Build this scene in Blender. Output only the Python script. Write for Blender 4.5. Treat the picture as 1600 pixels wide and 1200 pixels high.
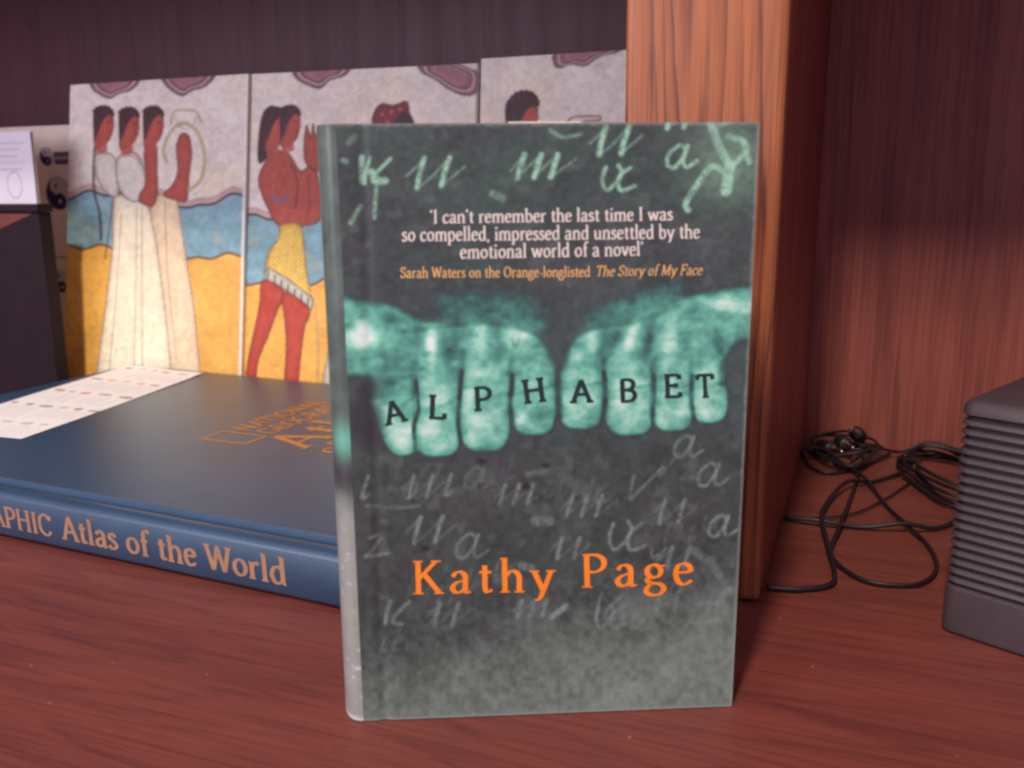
import bpy, bmesh, math, random
import numpy as np
from mathutils import Vector, Matrix

for o in list(bpy.data.objects): bpy.data.objects.remove(o)
scene = bpy.context.scene
COL = scene.collection

# ------------------------------------------------------------------ camera
cd = bpy.data.cameras.new('camera'); cam = bpy.data.objects.new('camera', cd); COL.objects.link(cam)
rt, up, fw = Vector((.9311, .3647, -.0078)), Vector((-.0699, .1993, .9775)), Vector((-.3580, .9096, -.2110))
cam.matrix_world = Matrix(((rt.x, up.x, -fw.x, 0), (rt.y, up.y, -fw.y, 0), (rt.z, up.z, -fw.z, .2014), (0, 0, 0, 1)))
cd.sensor_width = 36; cd.lens = 36 * 1428.9 / 1600; cd.clip_start = .01; cd.clip_end = 50
cd.dof.use_dof = True; cd.dof.focus_distance = .46; cd.dof.aperture_fstop = 13
scene.camera = cam

# ------------------------------------------------------------------ room light: dim even ambient + two ceiling bulbs + an added pale fill lamp at front left
w = bpy.data.worlds.new('World'); scene.world = w; w.use_nodes = True
bg = w.node_tree.nodes['Background']; bg.inputs[0].default_value = (.86, .66, .95, 1); bg.inputs[1].default_value = .50

def point(name, loc, power, color, r):
    l = bpy.data.lights.new(name, 'POINT'); l.energy = power; l.color = color; l.shadow_soft_size = r
    o = bpy.data.objects.new(name, l); COL.objects.link(o); o.location = loc; return o
point('ceiling_bulb', (-.16, -1.45, 2.17), 148, (1, .88, .72), .11)
point('ceiling_bulb', (-.13, -1.20, 2.21), 112, (1, .88, .72), .11)
al = bpy.data.lights.new('fill_light', 'AREA'); al.energy = 20; al.color = (.86, .88, 1); al.size = 1.1; al.size_y = .8; al.shape = 'RECTANGLE'  # unseen fill lamp, added to brighten the upper picture panels
ao = bpy.data.objects.new('fill_light', al); COL.objects.link(ao); ao.location = (-1.25, -1.35, .62)
ao.rotation_euler = (Vector((-.35, .6, .15)) - ao.location).to_track_quat('-Z', 'Y').to_euler()

vs = scene.view_settings; vs.view_transform = 'Standard'; vs.look = 'None'; vs.exposure = 0; vs.gamma = 1; vs.use_curve_mapping = False
scene.render.engine = 'CYCLES'
scene.cycles.filter_width = 2.4

# ------------------------------------------------------------------ materials
def lin(c):
    c = np.asarray(c, float) / 255.
    return np.where(c <= .04045, c / 12.92, ((c + .055) / 1.055) ** 2.4)
def L4(r, g, b): return tuple(lin((r, g, b))) + (1,)

def mat(name, color=(.5, .5, .5, 1), rough=.5, metal=0, spec=.5, bump=0, bscale=400, var=0, vscale=30):
    m = bpy.data.materials.new(name); m.use_nodes = True
    nt = m.node_tree; b = nt.nodes['Principled BSDF']
    b.inputs['Base Color'].default_value = color; b.inputs['Roughness'].default_value = rough
    b.inputs['Metallic'].default_value = metal; b.inputs['Specular IOR Level'].default_value = spec
    if bump or var:
        tc = nt.nodes.new('ShaderNodeTexCoord')
    if var:
        n = nt.nodes.new('ShaderNodeTexNoise'); n.inputs['Scale'].default_value = vscale; n.inputs['Detail'].default_value = 4
        nt.links.new(tc.outputs['Object'], n.inputs['Vector'])
        mr = nt.nodes.new('ShaderNodeMapRange'); mr.inputs['From Min'].default_value = .3; mr.inputs['From Max'].default_value = .7
        mr.inputs['To Min'].default_value = 1 - var; mr.inputs['To Max'].default_value = 1 + var
        nt.links.new(n.outputs['Fac'], mr.inputs['Value'])
        mx = nt.nodes.new('ShaderNodeMix'); mx.data_type = 'RGBA'; mx.blend_type = 'MULTIPLY'; mx.inputs['Factor'].default_value = 1
        mx.inputs['A'].default_value = color; nt.links.new(mr.outputs['Result'], mx.inputs['B'])
        nt.links.new(mx.outputs['Result'], b.inputs['Base Color'])
    if bump:
        n = nt.nodes.new('ShaderNodeTexNoise'); n.inputs['Scale'].default_value = bscale; n.inputs['Detail'].default_value = 3
        nt.links.new(tc.outputs['Object'], n.inputs['Vector'])
        bp = nt.nodes.new('ShaderNodeBump'); bp.inputs['Strength'].default_value = bump; bp.inputs['Distance'].default_value = .0004
        nt.links.new(n.outputs['Fac'], bp.inputs['Height']); nt.links.new(bp.outputs['Normal'], b.inputs['Normal'])
    return m

def print_mat(name, rough=.4, spec=.4, bump=.15, gain=1.0, bscale=500):
    """printed surface: ink colours live in the mesh's 'ink' colour attribute"""
    m = mat(name, rough=rough, spec=spec, bump=bump, bscale=bscale)
    nt = m.node_tree; a = nt.nodes.new('ShaderNodeVertexColor'); a.layer_name = 'ink'
    nt.links.new(a.outputs['Color'], nt.nodes['Principled BSDF'].inputs['Base Color'])
    return m

def wood(name, ax, light, dark, lines=10., cs=14., stretch=.1, rough=.4, pore=.5, linew=.55, spec=.4, seed=0., fig_amt=.55, pscale=900., lmod=0., dust_or_tone=0.):
    """oak / veneer: contour lines of a stretched noise give the growth-ring figure, a finer stretched noise the pores.  ax = grain axis"""
    m = bpy.data.materials.new(name); m.use_nodes = True; nt = m.node_tree; b = nt.nodes['Principled BSDF']
    N, Lk = nt.nodes.new, nt.links.new
    tc = N('ShaderNodeTexCoord')
    def mapped(s_across, s_along, off):
        mp = N('ShaderNodeMapping'); sc = [s_across] * 3; sc[ax] = s_along
        mp.inputs['Scale'].default_value = sc; mp.inputs['Location'].default_value = (off, off * 1.7, off * .6)
        Lk(tc.outputs['Object'], mp.inputs['Vector']); return mp.outputs['Vector']
    def noise(v, detail, rgh=.5):
        n = N('ShaderNodeTexNoise'); n.inputs['Scale'].default_value = 1; n.inputs['Detail'].default_value = detail; n.inputs['Roughness'].default_value = rgh
        Lk(v, n.inputs['Vector']); return n.outputs['Fac']
    def math_(op, a, c=None):
        n = N('ShaderNodeMath'); n.operation = op
        for i, v in enumerate((a, c)):
            if v is None: continue
            if isinstance(v, (int, float)): n.inputs[i].default_value = v
            else: Lk(v, n.inputs[i])
        return n.outputs[0]
    fig = noise(mapped(cs, cs * stretch, seed), 1.5)
    wob = noise(mapped(180, 9, seed + 3), 3)
    ph = math_('ADD', math_('MULTIPLY', fig, lines), math_('MULTIPLY', wob, .9))
    saw = math_('FRACT', ph)
    r1 = N('ShaderNodeValToRGB'); e = r1.color_ramp.elements
    e[0].position = 0; e[0].color = (1, 1, 1, 1); e[1].position = 1; e[1].color = (.75, .75, .75, 1)
    q = e.new(linew * .4); q.color = (.42, .42, .42, 1); q = e.new(linew); q.color = (.1, .1, .1, 1); q = e.new(.88); q.color = (.05, .05, .05, 1)
    Lk(saw, r1.inputs['Fac'])
    por = noise(mapped(pscale, pscale * .024, seed + 7), 2.5, .6)
    pr = N('ShaderNodeMapRange'); pr.inputs['From Min'].default_value = .42; pr.inputs['From Max'].default_value = .66; Lk(por, pr.inputs['Value'])
    broad = noise(mapped(60, 3, seed + 11), 3)
    br = N('ShaderNodeMapRange'); br.inputs['From Min'].default_value = .3; br.inputs['From Max'].default_value = .7; Lk(broad, br.inputs['Value'])
    ln = r1.outputs['Color']
    if lmod: ln = math_('MULTIPLY', ln, math_('ADD', 1 - lmod, math_('MULTIPLY', br.outputs['Result'], lmod * 1.3)))
    f = math_('MULTIPLY', ln, fig_amt)
    f = math_('ADD', f, math_('MULTIPLY', pr.outputs['Result'], pore * .5))
    f = math_('ADD', f, math_('MULTIPLY', br.outputs['Result'], .35))
    mx = N('ShaderNodeMix'); mx.data_type = 'RGBA'; mx.inputs['A'].default_value = light; mx.inputs['B'].default_value = dark
    cl = N('ShaderNodeClamp'); Lk(f, cl.inputs['Value']); Lk(cl.outputs[0], mx.inputs['Factor'])
    outc = mx.outputs['Result']
    if dust_or_tone:
        vo = N('ShaderNodeTexVoronoi'); vo.inputs['Scale'].default_value = 75; Lk(tc.outputs['Object'], vo.inputs['Vector'])
        lt = math_('LESS_THAN', vo.outputs['Distance'], .055); gt = math_('GREATER_THAN', noise(mapped(31, 31, 2.), 1), .54)
        dm = N('ShaderNodeMix'); dm.data_type = 'RGBA'; dm.inputs['B'].default_value = (.42, .33, .30, 1); Lk(outc, dm.inputs['A'])
        Lk(math_('MULTIPLY', math_('MULTIPLY', lt, gt), dust_or_tone), dm.inputs['Factor']); outc = dm.outputs['Result']
    Lk(outc, b.inputs['Base Color'])
    rr = N('ShaderNodeMapRange'); rr.inputs['To Min'].default_value = rough - .06; rr.inputs['To Max'].default_value = rough + .12; Lk(broad, rr.inputs['Value'])
    Lk(rr.outputs['Result'], b.inputs['Roughness']); b.inputs['Specular IOR Level'].default_value = spec
    bp = N('ShaderNodeBump'); bp.inputs['Strength'].default_value = .25; bp.inputs['Distance'].default_value = .0004
    bp.invert = True; Lk(cl.outputs[0], bp.inputs['Height']); Lk(bp.outputs['Normal'], b.inputs['Normal'])
    return m

M = {}
M['desk'] = wood('desk_veneer', 0, (.218, .055, .039, 1), (.108, .026, .024, 1), lines=9, cs=30, stretch=.10, rough=.36, pore=.9, linew=.5, fig_amt=.38, dust_or_tone=.35)
M['back'] = wood('back_veneer', 2, (.35, .102, .074, 1), (.165, .045, .042, 1), lines=5, cs=26, stretch=.05, rough=.42, pore=1.0, seed=4, pscale=480, lmod=.6, fig_amt=.42)
M['back_shaded'] = wood('back_veneer_shaded', 2, (.082, .014, .024, 1), (.058, .009, .017, 1), lines=5, cs=26, stretch=.06, rough=.5, pore=.7, seed=14, pscale=330)  # same back veneer, darkened to stand in for shade in the left compartment
M['oak'] = wood('oak_stile', 2, (.44, .142, .052, 1), (.12, .032, .020, 1), lines=27, cs=15, stretch=.10, rough=.36, pore=.6, linew=.5, seed=5.1, fig_amt=.8, pscale=640, lmod=.45)
M['divider'] = wood('divider_veneer', 2, (.30, .065, .04, 1), (.12, .025, .022, 1), lines=6, cs=26, stretch=.08, rough=.45, seed=9)
M['shelf'] = wood('upper_shelf_veneer', 0, (.26, .06, .04, 1), (.10, .022, .02, 1), lines=7, cs=20, stretch=.13, rough=.45, seed=6)
M['cover'] = print_mat('dust_jacket_print', rough=.33, spec=.45, bump=.06, bscale=900)
M['poster'] = print_mat('picture_panel_print', rough=.5, spec=.3, bump=.2, bscale=700)
M['sheet'] = print_mat('printed_sheet', rough=.7, spec=.2, bump=.15)
M['board_white'] = mat('white_board_edge', L4(232, 226, 214), .75, var=.06, vscale=120)
M['pages'] = mat('page_paper', L4(226, 214, 190), .85, bump=.3, bscale=900, var=.08, vscale=300)
M['board_grey'] = mat('jacket_back', L4(70, 74, 76), .4, var=.15, vscale=60)
M['cream_ink'] = mat('cream_ink', L4(226, 216, 208), .45, var=.06, vscale=300)
M['tan_ink'] = mat('tan_ink', L4(220, 172, 110), .45, var=.06, vscale=300)
M['orange_ink'] = mat('orange_ink', L4(250, 138, 42), .4, var=.08, vscale=90)
M['black_ink'] = mat('dark_green_ink', L4(26, 48, 46), .45, var=.1, vscale=300)
M['cloth'] = mat('blue_book_cloth', L4(38, 72, 102), .40, spec=.75, bump=.5, bscale=1500, var=.1, vscale=25)
_b = M['cloth'].node_tree.nodes['Principled BSDF']; _b.inputs['Coat Weight'].default_value = .5; _b.inputs['Coat Roughness'].default_value = .36
M['gold'] = mat('gold_stamping', L4(206, 140, 64), .45, metal=.2, var=.12, vscale=150)
M['copper'] = mat('copper_stamping', L4(184, 140, 108), .45, metal=.3, var=.1, vscale=150)
M['dark_box'] = mat('dark_lacquer', (.020, .009, .015, 1), .6, spec=.2, bump=.2, bscale=300, var=.15, vscale=40)
M['plastic'] = mat('charcoal_plastic', (.060, .041, .047, 1), .42, spec=.5, bump=.5, bscale=1400, var=.08, vscale=60)
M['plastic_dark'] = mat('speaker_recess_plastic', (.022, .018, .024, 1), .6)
M['rubber'] = mat('black_cable_rubber', (.012, .009, .012, 1), .5, spec=.5)
M['nickel'] = mat('nickel_plug', (.75, .73, .72, 1), .2, metal=1)

# ------------------------------------------------------------------ object helpers
def tag(o, label=None, cat=None, group=None, kind=None):
    if label: o['label'] = label
    if cat: o['category'] = cat
    if group: o['group'] = group
    if kind: o['kind'] = kind
    return o
def empty(name, loc=(0, 0, 0), rz=0):
    o = bpy.data.objects.new(name, None); COL.objects.link(o); o.location = loc; o.rotation_euler = (0, 0, rz); o.empty_display_size = .02
    return o
def link_mesh(name, me, m, parent=None):
    if m: me.materials.append(m)
    o = bpy.data.objects.new(name, me); COL.objects.link(o); o.parent = parent
    return o
def pyd(name, verts, faces, m, parent=None, smooth=False):
    me = bpy.data.meshes.new(name); me.from_pydata([tuple(v) for v in verts], [], faces); me.update()
    if smooth: me.polygons.foreach_set('use_smooth', [True] * len(me.polygons))
    return link_mesh(name, me, m, parent)
def box(name, lo, hi, m, parent=None, bev=0, seg=2):
    bm = bmesh.new(); bmesh.ops.create_cube(bm, size=1)
    for v in bm.verts: v.co = Vector([lo[i] + (hi[i] - lo[i]) * (v.co[i] + .5) for i in range(3)])
    if bev: bmesh.ops.bevel(bm, geom=list(bm.edges), offset=bev, segments=seg, affect='EDGES', profile=.5)
    me = bpy.data.meshes.new(name); bm.to_mesh(me); bm.free()
    return link_mesh(name, me, m, parent)
def extrude_profile(name, prof, axis, a, b, m, parent=None, smooth=False, closed=True):
    """prof: list of (p,q) in the two other axes; extruded along axis from a to b"""
    n = len(prof); V = []
    for t in (a, b):
        for p, q in prof: V.append((t, p, q) if axis == 0 else ((p, t, q) if axis == 1 else (p, q, t)))
    F = [(i, (i + 1) % n, n + (i + 1) % n, n + i) for i in range(n if closed else n - 1)]
    if closed: F += [tuple(range(n))[::-1], tuple(range(n, 2 * n))]
    o = pyd(name, V, F, m, parent)
    bm = bmesh.new(); bm.from_mesh(o.data); bmesh.ops.recalc_face_normals(bm, faces=bm.faces); bm.to_mesh(o.data); bm.free()
    if smooth:
        for p in o.data.polygons: p.use_smooth = len(p.vertices) == 4
    return o
def catmull(P, n=8, closed=False):
    P = [np.array(p, float) for p in P]; out = []; N = len(P)
    for i in range(N if closed else N - 1):
        if closed: a, b, c, d = P[i - 1], P[i], P[(i + 1) % N], P[(i + 2) % N]
        else: a, b, c, d = P[max(i - 1, 0)], P[i], P[i + 1], P[min(i + 2, N - 1)]
        for k in range(n):
            t = k / n
            out.append(.5 * ((2 * b) + (c - a) * t + (2 * a - 5 * b + 4 * c - d) * t * t + (3 * b - a - 3 * c + d) * t ** 3))
    if not closed: out.append(P[-1])
    return np.array(out)
def tube(name, pts, r, m, parent=None, n=6, seg=8):
    C = catmull(pts, n); V = []; F = []; prev = Vector((0, 0, 1))
    for i, p in enumerate(C):
        t = Vector(C[min(i + 1, len(C) - 1)] - C[max(i - 1, 0)]).normalized()
        u = (prev - t * prev.dot(t)); u = u.normalized() if u.length > 1e-6 else t.orthogonal().normalized(); prev = u; v = t.cross(u)
        for k in range(seg):
            a = 2 * math.pi * k / seg; V.append(Vector(p) + (u * math.cos(a) + v * math.sin(a)) * r)
    for i in range(len(C) - 1):
        for k in range(seg):
            F.append((i * seg + k, i * seg + (k + 1) % seg, (i + 1) * seg + (k + 1) % seg, (i + 1) * seg + k))
    F.append(tuple(range(seg))[::-1]); F.append(tuple(range((len(C) - 1) * seg, len(C) * seg)))
    return pyd(name, V, F, m, parent, smooth=True)

# ------------------------------------------------------------------ a small pen-drawn serif alphabet (cap height 1)
def ell(cx, cy, rx, ry): return ('O', [(cx + rx * math.cos(a), cy + ry * math.sin(a)) for a in np.linspace(0, 2 * math.pi, 25)[:-1]])
def S(x, y, l=.125, r=.125): return ('S', [(x - l, y), (x + r, y)])
GL = {
 'a': (.55, [('C', [(.09, .5), (.17, .62), (.29, .64), (.40, .52), (.40, .12), (.45, .03), (.54, .05)]), ('C', [(.40, .38), (.2, .33), (.08, .19), (.13, .05), (.26, .03), (.40, .15)])]),
 'b': (.60, [('L', [(.12, 1.04), (.12, .03)]), ('C', [(.12, .48), (.24, .63), (.4, .6), (.51, .33), (.41, .06), (.26, .01), (.12, .1)]), S(.10, 1.02, .09, .02)]),
 'c': (.49, [('C', [(.44, .52), (.31, .64), (.15, .57), (.07, .33), (.14, .09), (.29, .02), (.46, .13)])]),
 'd': (.61, [('L', [(.47, 1.04), (.47, .02)]), ('C', [(.47, .52), (.34, .64), (.17, .58), (.08, .33), (.16, .07), (.31, .02), (.47, .14)]), S(.45, 1.02, .09, .02), S(.49, .02, .02, .09)]),
 'e': (.51, [('L', [(.08, .37), (.44, .39)]), ('C', [(.44, .39), (.40, .57), (.27, .64), (.13, .57), (.07, .33), (.14, .08), (.28, .02), (.46, .13)])]),
 'f': (.36, [('C', [(.42, .96), (.34, 1.04), (.23, .99), (.18, .84), (.18, .4), (.18, .02)]), ('L', [(.05, .62), (.34, .62)]), S(.18, .02)]),
 'g': (.54, [ell(.25, .44, .17, .19), ('C', [(.15, .27), (.08, .18), (.16, .09), (.38, .05), (.48, -.09), (.38, -.25), (.18, -.27), (.05, -.18), (.08, -.04), (.18, .06)]), ('L', [(.38, .57), (.53, .61)])]),
 'h': (.63, [('L', [(.13, 1.04), (.13, .02)]), ('C', [(.13, .46), (.26, .62), (.4, .62), (.49, .47), (.49, .2), (.49, .02)]), S(.13, .02), S(.49, .02), S(.11, 1.02, .09, .02)]),
 'i': (.29, [('L', [(.14, .62), (.14, .02)]), ('D', [(.14, .88)]), S(.14, .02), S(.12, .61, .09, .02)]),
 'k': (.6, [('L', [(.13, 1.04), (.13, .02)]), ('L', [(.45, .62), (.13, .28)]), ('L', [(.22, .38), (.5, .02)]), S(.13, .02), S(.5, .02), S(.43, .62)]),
 'l': (.29, [('L', [(.14, 1.04), (.14, .02)]), S(.14, .02), S(.12, 1.02, .09, .02)]),
 'm': (.95, [('L', [(.13, .63), (.13, .02)]), ('C', [(.13, .46), (.25, .62), (.38, .62), (.47, .47), (.47, .2), (.47, .02)]), ('C', [(.47, .46), (.59, .62), (.72, .62), (.81, .47), (.81, .2), (.81, .02)]), S(.13, .02), S(.47, .02), S(.81, .02), S(.11, .61, .09, .02)]),
 'n': (.63, [('L', [(.13, .63), (.13, .02)]), ('C', [(.13, .46), (.26, .62), (.4, .62), (.49, .47), (.49, .2), (.49, .02)]), S(.13, .02), S(.49, .02), S(.11, .61, .09, .02)]),
 'o': (.58, [ell(.29, .33, .21, .3)]),
 'p': (.60, [('L', [(.12, .63), (.12, -.28)]), ('C', [(.12, .5), (.24, .63), (.4, .6), (.51, .33), (.41, .06), (.26, .01), (.12, .1)]), S(.10, .61, .09, .02), S(.12, -.28)]),
 'r': (.43, [('L', [(.13, .63), (.13, .02)]), ('C', [(.13, .43), (.22, .58), (.31, .63), (.4, .58)]), S(.13, .02), S(.11, .61, .09, .02)]),
 's': (.43, [('C', [(.36, .53), (.23, .64), (.1, .57), (.11, .44), (.22, .36), (.33, .27), (.36, .14), (.25, .03), (.12, .04), (.06, .15)])]),
 't': (.38, [('C', [(.18, .82), (.18, .5), (.18, .14), (.24, .03), (.36, .09)]), ('L', [(.04, .62), (.35, .62)])]),
 'u': (.63, [('C', [(.13, .62), (.13, .4), (.14, .13), (.24, .03), (.36, .06), (.48, .17)]), ('L', [(.48, .63), (.48, .02)]), S(.11, .61, .09, .02), S(.46, .61, .09, .02), S(.5, .02, .02, .09)]),
 'v': (.56, [('L', [(.07, .62), (.28, .02)]), ('L', [(.28, .02), (.49, .62)]), S(.08, .62), S(.48, .62)]),
 'w': (.84, [('L', [(.07, .62), (.25, .02)]), ('L', [(.25, .02), (.42, .6)]), ('L', [(.42, .6), (.59, .02)]), ('L', [(.59, .02), (.77, .62)]), S(.08, .62), S(.42, .62, .06, .06), S(.76, .62)]),
 'y': (.57, [('L', [(.07, .62), (.29, .04)]), ('C', [(.5, .62), (.32, .1), (.2, -.2), (.08, -.25)]), S(.08, .62), S(.49, .62)]),
 'A': (.74, [('L', [(.08, .02), (.37, .99)]), ('L', [(.37, .99), (.66, .02)]), ('L', [(.18, .35), (.56, .35)]), S(.08, .02), S(.66, .02)]),
 'B': (.66, [('L', [(.15, .98), (.15, .02)]), ('C', [(.1, .97), (.38, .97), (.52, .85), (.5, .64), (.36, .53), (.15, .52)]), ('C', [(.3, .52), (.5, .46), (.58, .27), (.49, .07), (.32, .02), (.08, .02)])]),
 'C': (.72, [('C', [(.63, .75), (.5, .95), (.33, .98), (.14, .82), (.07, .5), (.14, .18), (.33, .02), (.5, .04), (.65, .22)]), ('L', [(.64, .97), (.64, .74)])]),
 'E': (.64, [('L', [(.15, .98), (.15, .02)]), ('L', [(.05, .98), (.56, .98)]), ('L', [(.05, .02), (.58, .02)]), ('L', [(.15, .52), (.44, .52)]), ('L', [(.56, 1), (.56, .8)]), ('L', [(.58, 0), (.58, .22)]), ('L', [(.44, .62), (.44, .42)])]),
 'F': (.58, [('L', [(.15, .98), (.15, .02)]), ('L', [(.05, .98), (.53, .98)]), ('L', [(.15, .52), (.42, .52)]), ('L', [(.53, 1), (.53, .8)]), ('L', [(.42, .62), (.42, .42)]), S(.15, .02)]),
 'G': (.76, [('C', [(.63, .78), (.5, .95), (.33, .98), (.14, .82), (.07, .5), (.14, .18), (.33, .02), (.5, .04), (.64, .16)]), ('L', [(.64, .42), (.64, .05)]), S(.64, .42)]),
 'H': (.80, [('L', [(.15, .98), (.15, .02)]), ('L', [(.65, .98), (.65, .02)]), ('L', [(.15, .52), (.65, .52)]), S(.15, .02), S(.65, .02), S(.15, .98), S(.65, .98)]),
 'I': (.36, [('L', [(.18, .98), (.18, .02)]), S(.18, .02), S(.18, .98)]),
 'K': (.76, [('L', [(.15, .98), (.15, .02)]), ('L', [(.6, .98), (.16, .45)]), ('L', [(.3, .6), (.68, .02)]), S(.15, .02), S(.15, .98), S(.6, .98), S(.67, .02)]),
 'L': (.62, [('L', [(.15, .98), (.15, .02)]), ('L', [(.05, .02), (.57, .02)]), ('L', [(.57, 0), (.57, .24)]), S(.15, .98)]),
 'M': (.94, [('L', [(.14, .98), (.12, .02)]), ('L', [(.14, .98), (.46, .06)]), ('L', [(.46, .06), (.78, .98)]), ('L', [(.78, .98), (.8, .02)]), S(.12, .02), S(.8, .02), S(.11, .98, .08, .02), S(.8, .98, .02, .08)]),
 'N': (.82, [('L', [(.14, .98), (.14, .02)]), ('L', [(.12, .98), (.66, .02)]), ('L', [(.66, .98), (.66, .02)]), S(.14, .02), S(.66, .98), S(.11, .98, .08, .02)]),
 'O': (.80, [ell(.4, .5, .32, .47)]),
 'P': (.64, [('L', [(.15, .98), (.15, .02)]), ('C', [(.08, .97), (.38, .97), (.55, .84), (.55, .61), (.38, .47), (.15, .47)]), S(.15, .02), S(.12, .98, .07, .02)]),
 'R': (.72, [('L', [(.15, .98), (.15, .02)]), ('C', [(.08, .97), (.36, .97), (.52, .85), (.52, .63), (.36, .51), (.15, .51)]), ('L', [(.32, .5), (.64, .02)]), S(.15, .02), S(.64, .02)]),
 'S': (.56, [('C', [(.47, .78), (.4, .93), (.24, .98), (.1, .87), (.1, .68), (.26, .54), (.43, .42), (.49, .23), (.4, .06), (.23, .02), (.08, .15)]), ('L', [(.48, .97), (.48, .76)]), ('L', [(.07, .26), (.07, .03)])]),
 'T': (.68, [('L', [(.34, .98), (.34, .02)]), ('L', [(.04, .98), (.64, .98)]), ('L', [(.05, 1), (.05, .78)]), ('L', [(.63, 1), (.63, .78)]), S(.34, .02)]),
 'W': (1.0, [('L', [(.07, .98), (.29, .02)]), ('L', [(.29, .02), (.5, .94)]), ('L', [(.5, .94), (.72, .02)]), ('L', [(.72, .02), (.93, .98)]), S(.08, .98), S(.92, .98), S(.5, .96, .06, .06)]),
 "'": (.2, [('L', [(.12, 1.0), (.08, .8)])]), ',': (.24, [('L', [(.13, .08), (.07, -.14)])]), '-': (.36, [('L', [(.05, .3), (.3, .3)])]), ' ': (.3, []),
}
def text_width(s, track): return sum(GL[c][0] + track for c in s) - track
def text_mesh(name, s, fmap, m, parent, T=.135, t=.05, track=.03, slant=0., nib=15, lift=.00012):
    """fmap(x, y, h) -> 3-D point, x,y in cap heights along/above the baseline, h height above the surface"""
    V = []; F = []; x0 = 0; k = 0
    for ch in s:
        wdt, strokes = GL[ch]
        for kind, P in strokes:
            if kind == 'D': kind, P = 'O', [(P[0][0] + .035 * math.cos(a), P[0][1] + .035 * math.sin(a)) for a in np.linspace(0, 2 * math.pi, 9)[:-1]]
            if kind == 'C': Q = catmull(P, 6)
            elif kind == 'O': Q = np.array(list(P) + [P[0]])
            elif kind == 'S': Q = np.array(P, float)
            else: Q = np.array(P, float)
            n = len(Q); base = len(V); h = lift * (1 + .12 * (k % 8)); k += 1
            for i in range(n):
                d = Q[min(i + 1, n - 1)] - Q[max(i - 1, 0)]
                if kind == 'O' and i in (0, n - 1): d = Q[1] - Q[n - 2]
                d = d / (np.linalg.norm(d) + 1e-9); ang = math.atan2(d[1], d[0])
                wd = t * .9 if kind == 'S' else t + (T - t) * abs(math.sin(ang - math.radians(nib)))
                nn = np.array((-d[1], d[0])) * wd / 2
                for sg in (1, -1):
                    p = Q[i] + nn * sg
                    V.append(fmap(x0 + p[0] + slant * p[1], p[1], h))
            for i in range(n - 1): F.append((base + 2 * i, base + 2 * i + 1, base + 2 * i + 3, base + 2 * i + 2))
        x0 += wdt + track
    return pyd(name, V, F, m, parent)

def homography(src, dst):
    A = []
    for (x, y), (u, v) in zip(src, dst):
        A.append([x, y, 1, 0, 0, 0, -u * x, -u * y, -u]); A.append([0, 0, 0, x, y, 1, -v * x, -v * y, -v])
    H = np.linalg.svd(np.array(A, float))[2][-1].reshape(3, 3); return H / H[2, 2]
def happly(H, x, y):
    w_ = H[2, 0] * x + H[2, 1] * y + H[2, 2]
    return (H[0, 0] * x + H[0, 1] * y + H[0, 2]) / w_, (H[1, 0] * x + H[1, 1] * y + H[1, 2]) / w_

# ------------------------------------------------------------------ a small painter for flat print (ink on a fine grid of vertices)
def smooth(a, b, x):
    t = np.clip((x - a) / (b - a), 0, 1); return t * t * (3 - 2 * t)
def vnoise(x, y, seed):
    rs = np.random.RandomState(seed); T = rs.rand(256, 256)
    xi = np.floor(x).astype(int); yi = np.floor(y).astype(int); fx = x - xi; fy = y - yi
    fx = fx * fx * (3 - 2 * fx); fy = fy * fy * (3 - 2 * fy)
    g = lambda i, j: T[(xi + i) % 256, (yi + j) % 256]
    return (g(0, 0) * (1 - fx) + g(1, 0) * fx) * (1 - fy) + (g(0, 1) * (1 - fx) + g(1, 1) * fx) * fy
def fbm(x, y, seed, oct=4, gain=.55):
    s = 0; a = 1; tot = 0
    for o in range(oct): s = s + a * vnoise(x * 2 ** o, y * 2 ** o, seed + o); tot += a; a *= gain
    return s / tot
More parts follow.
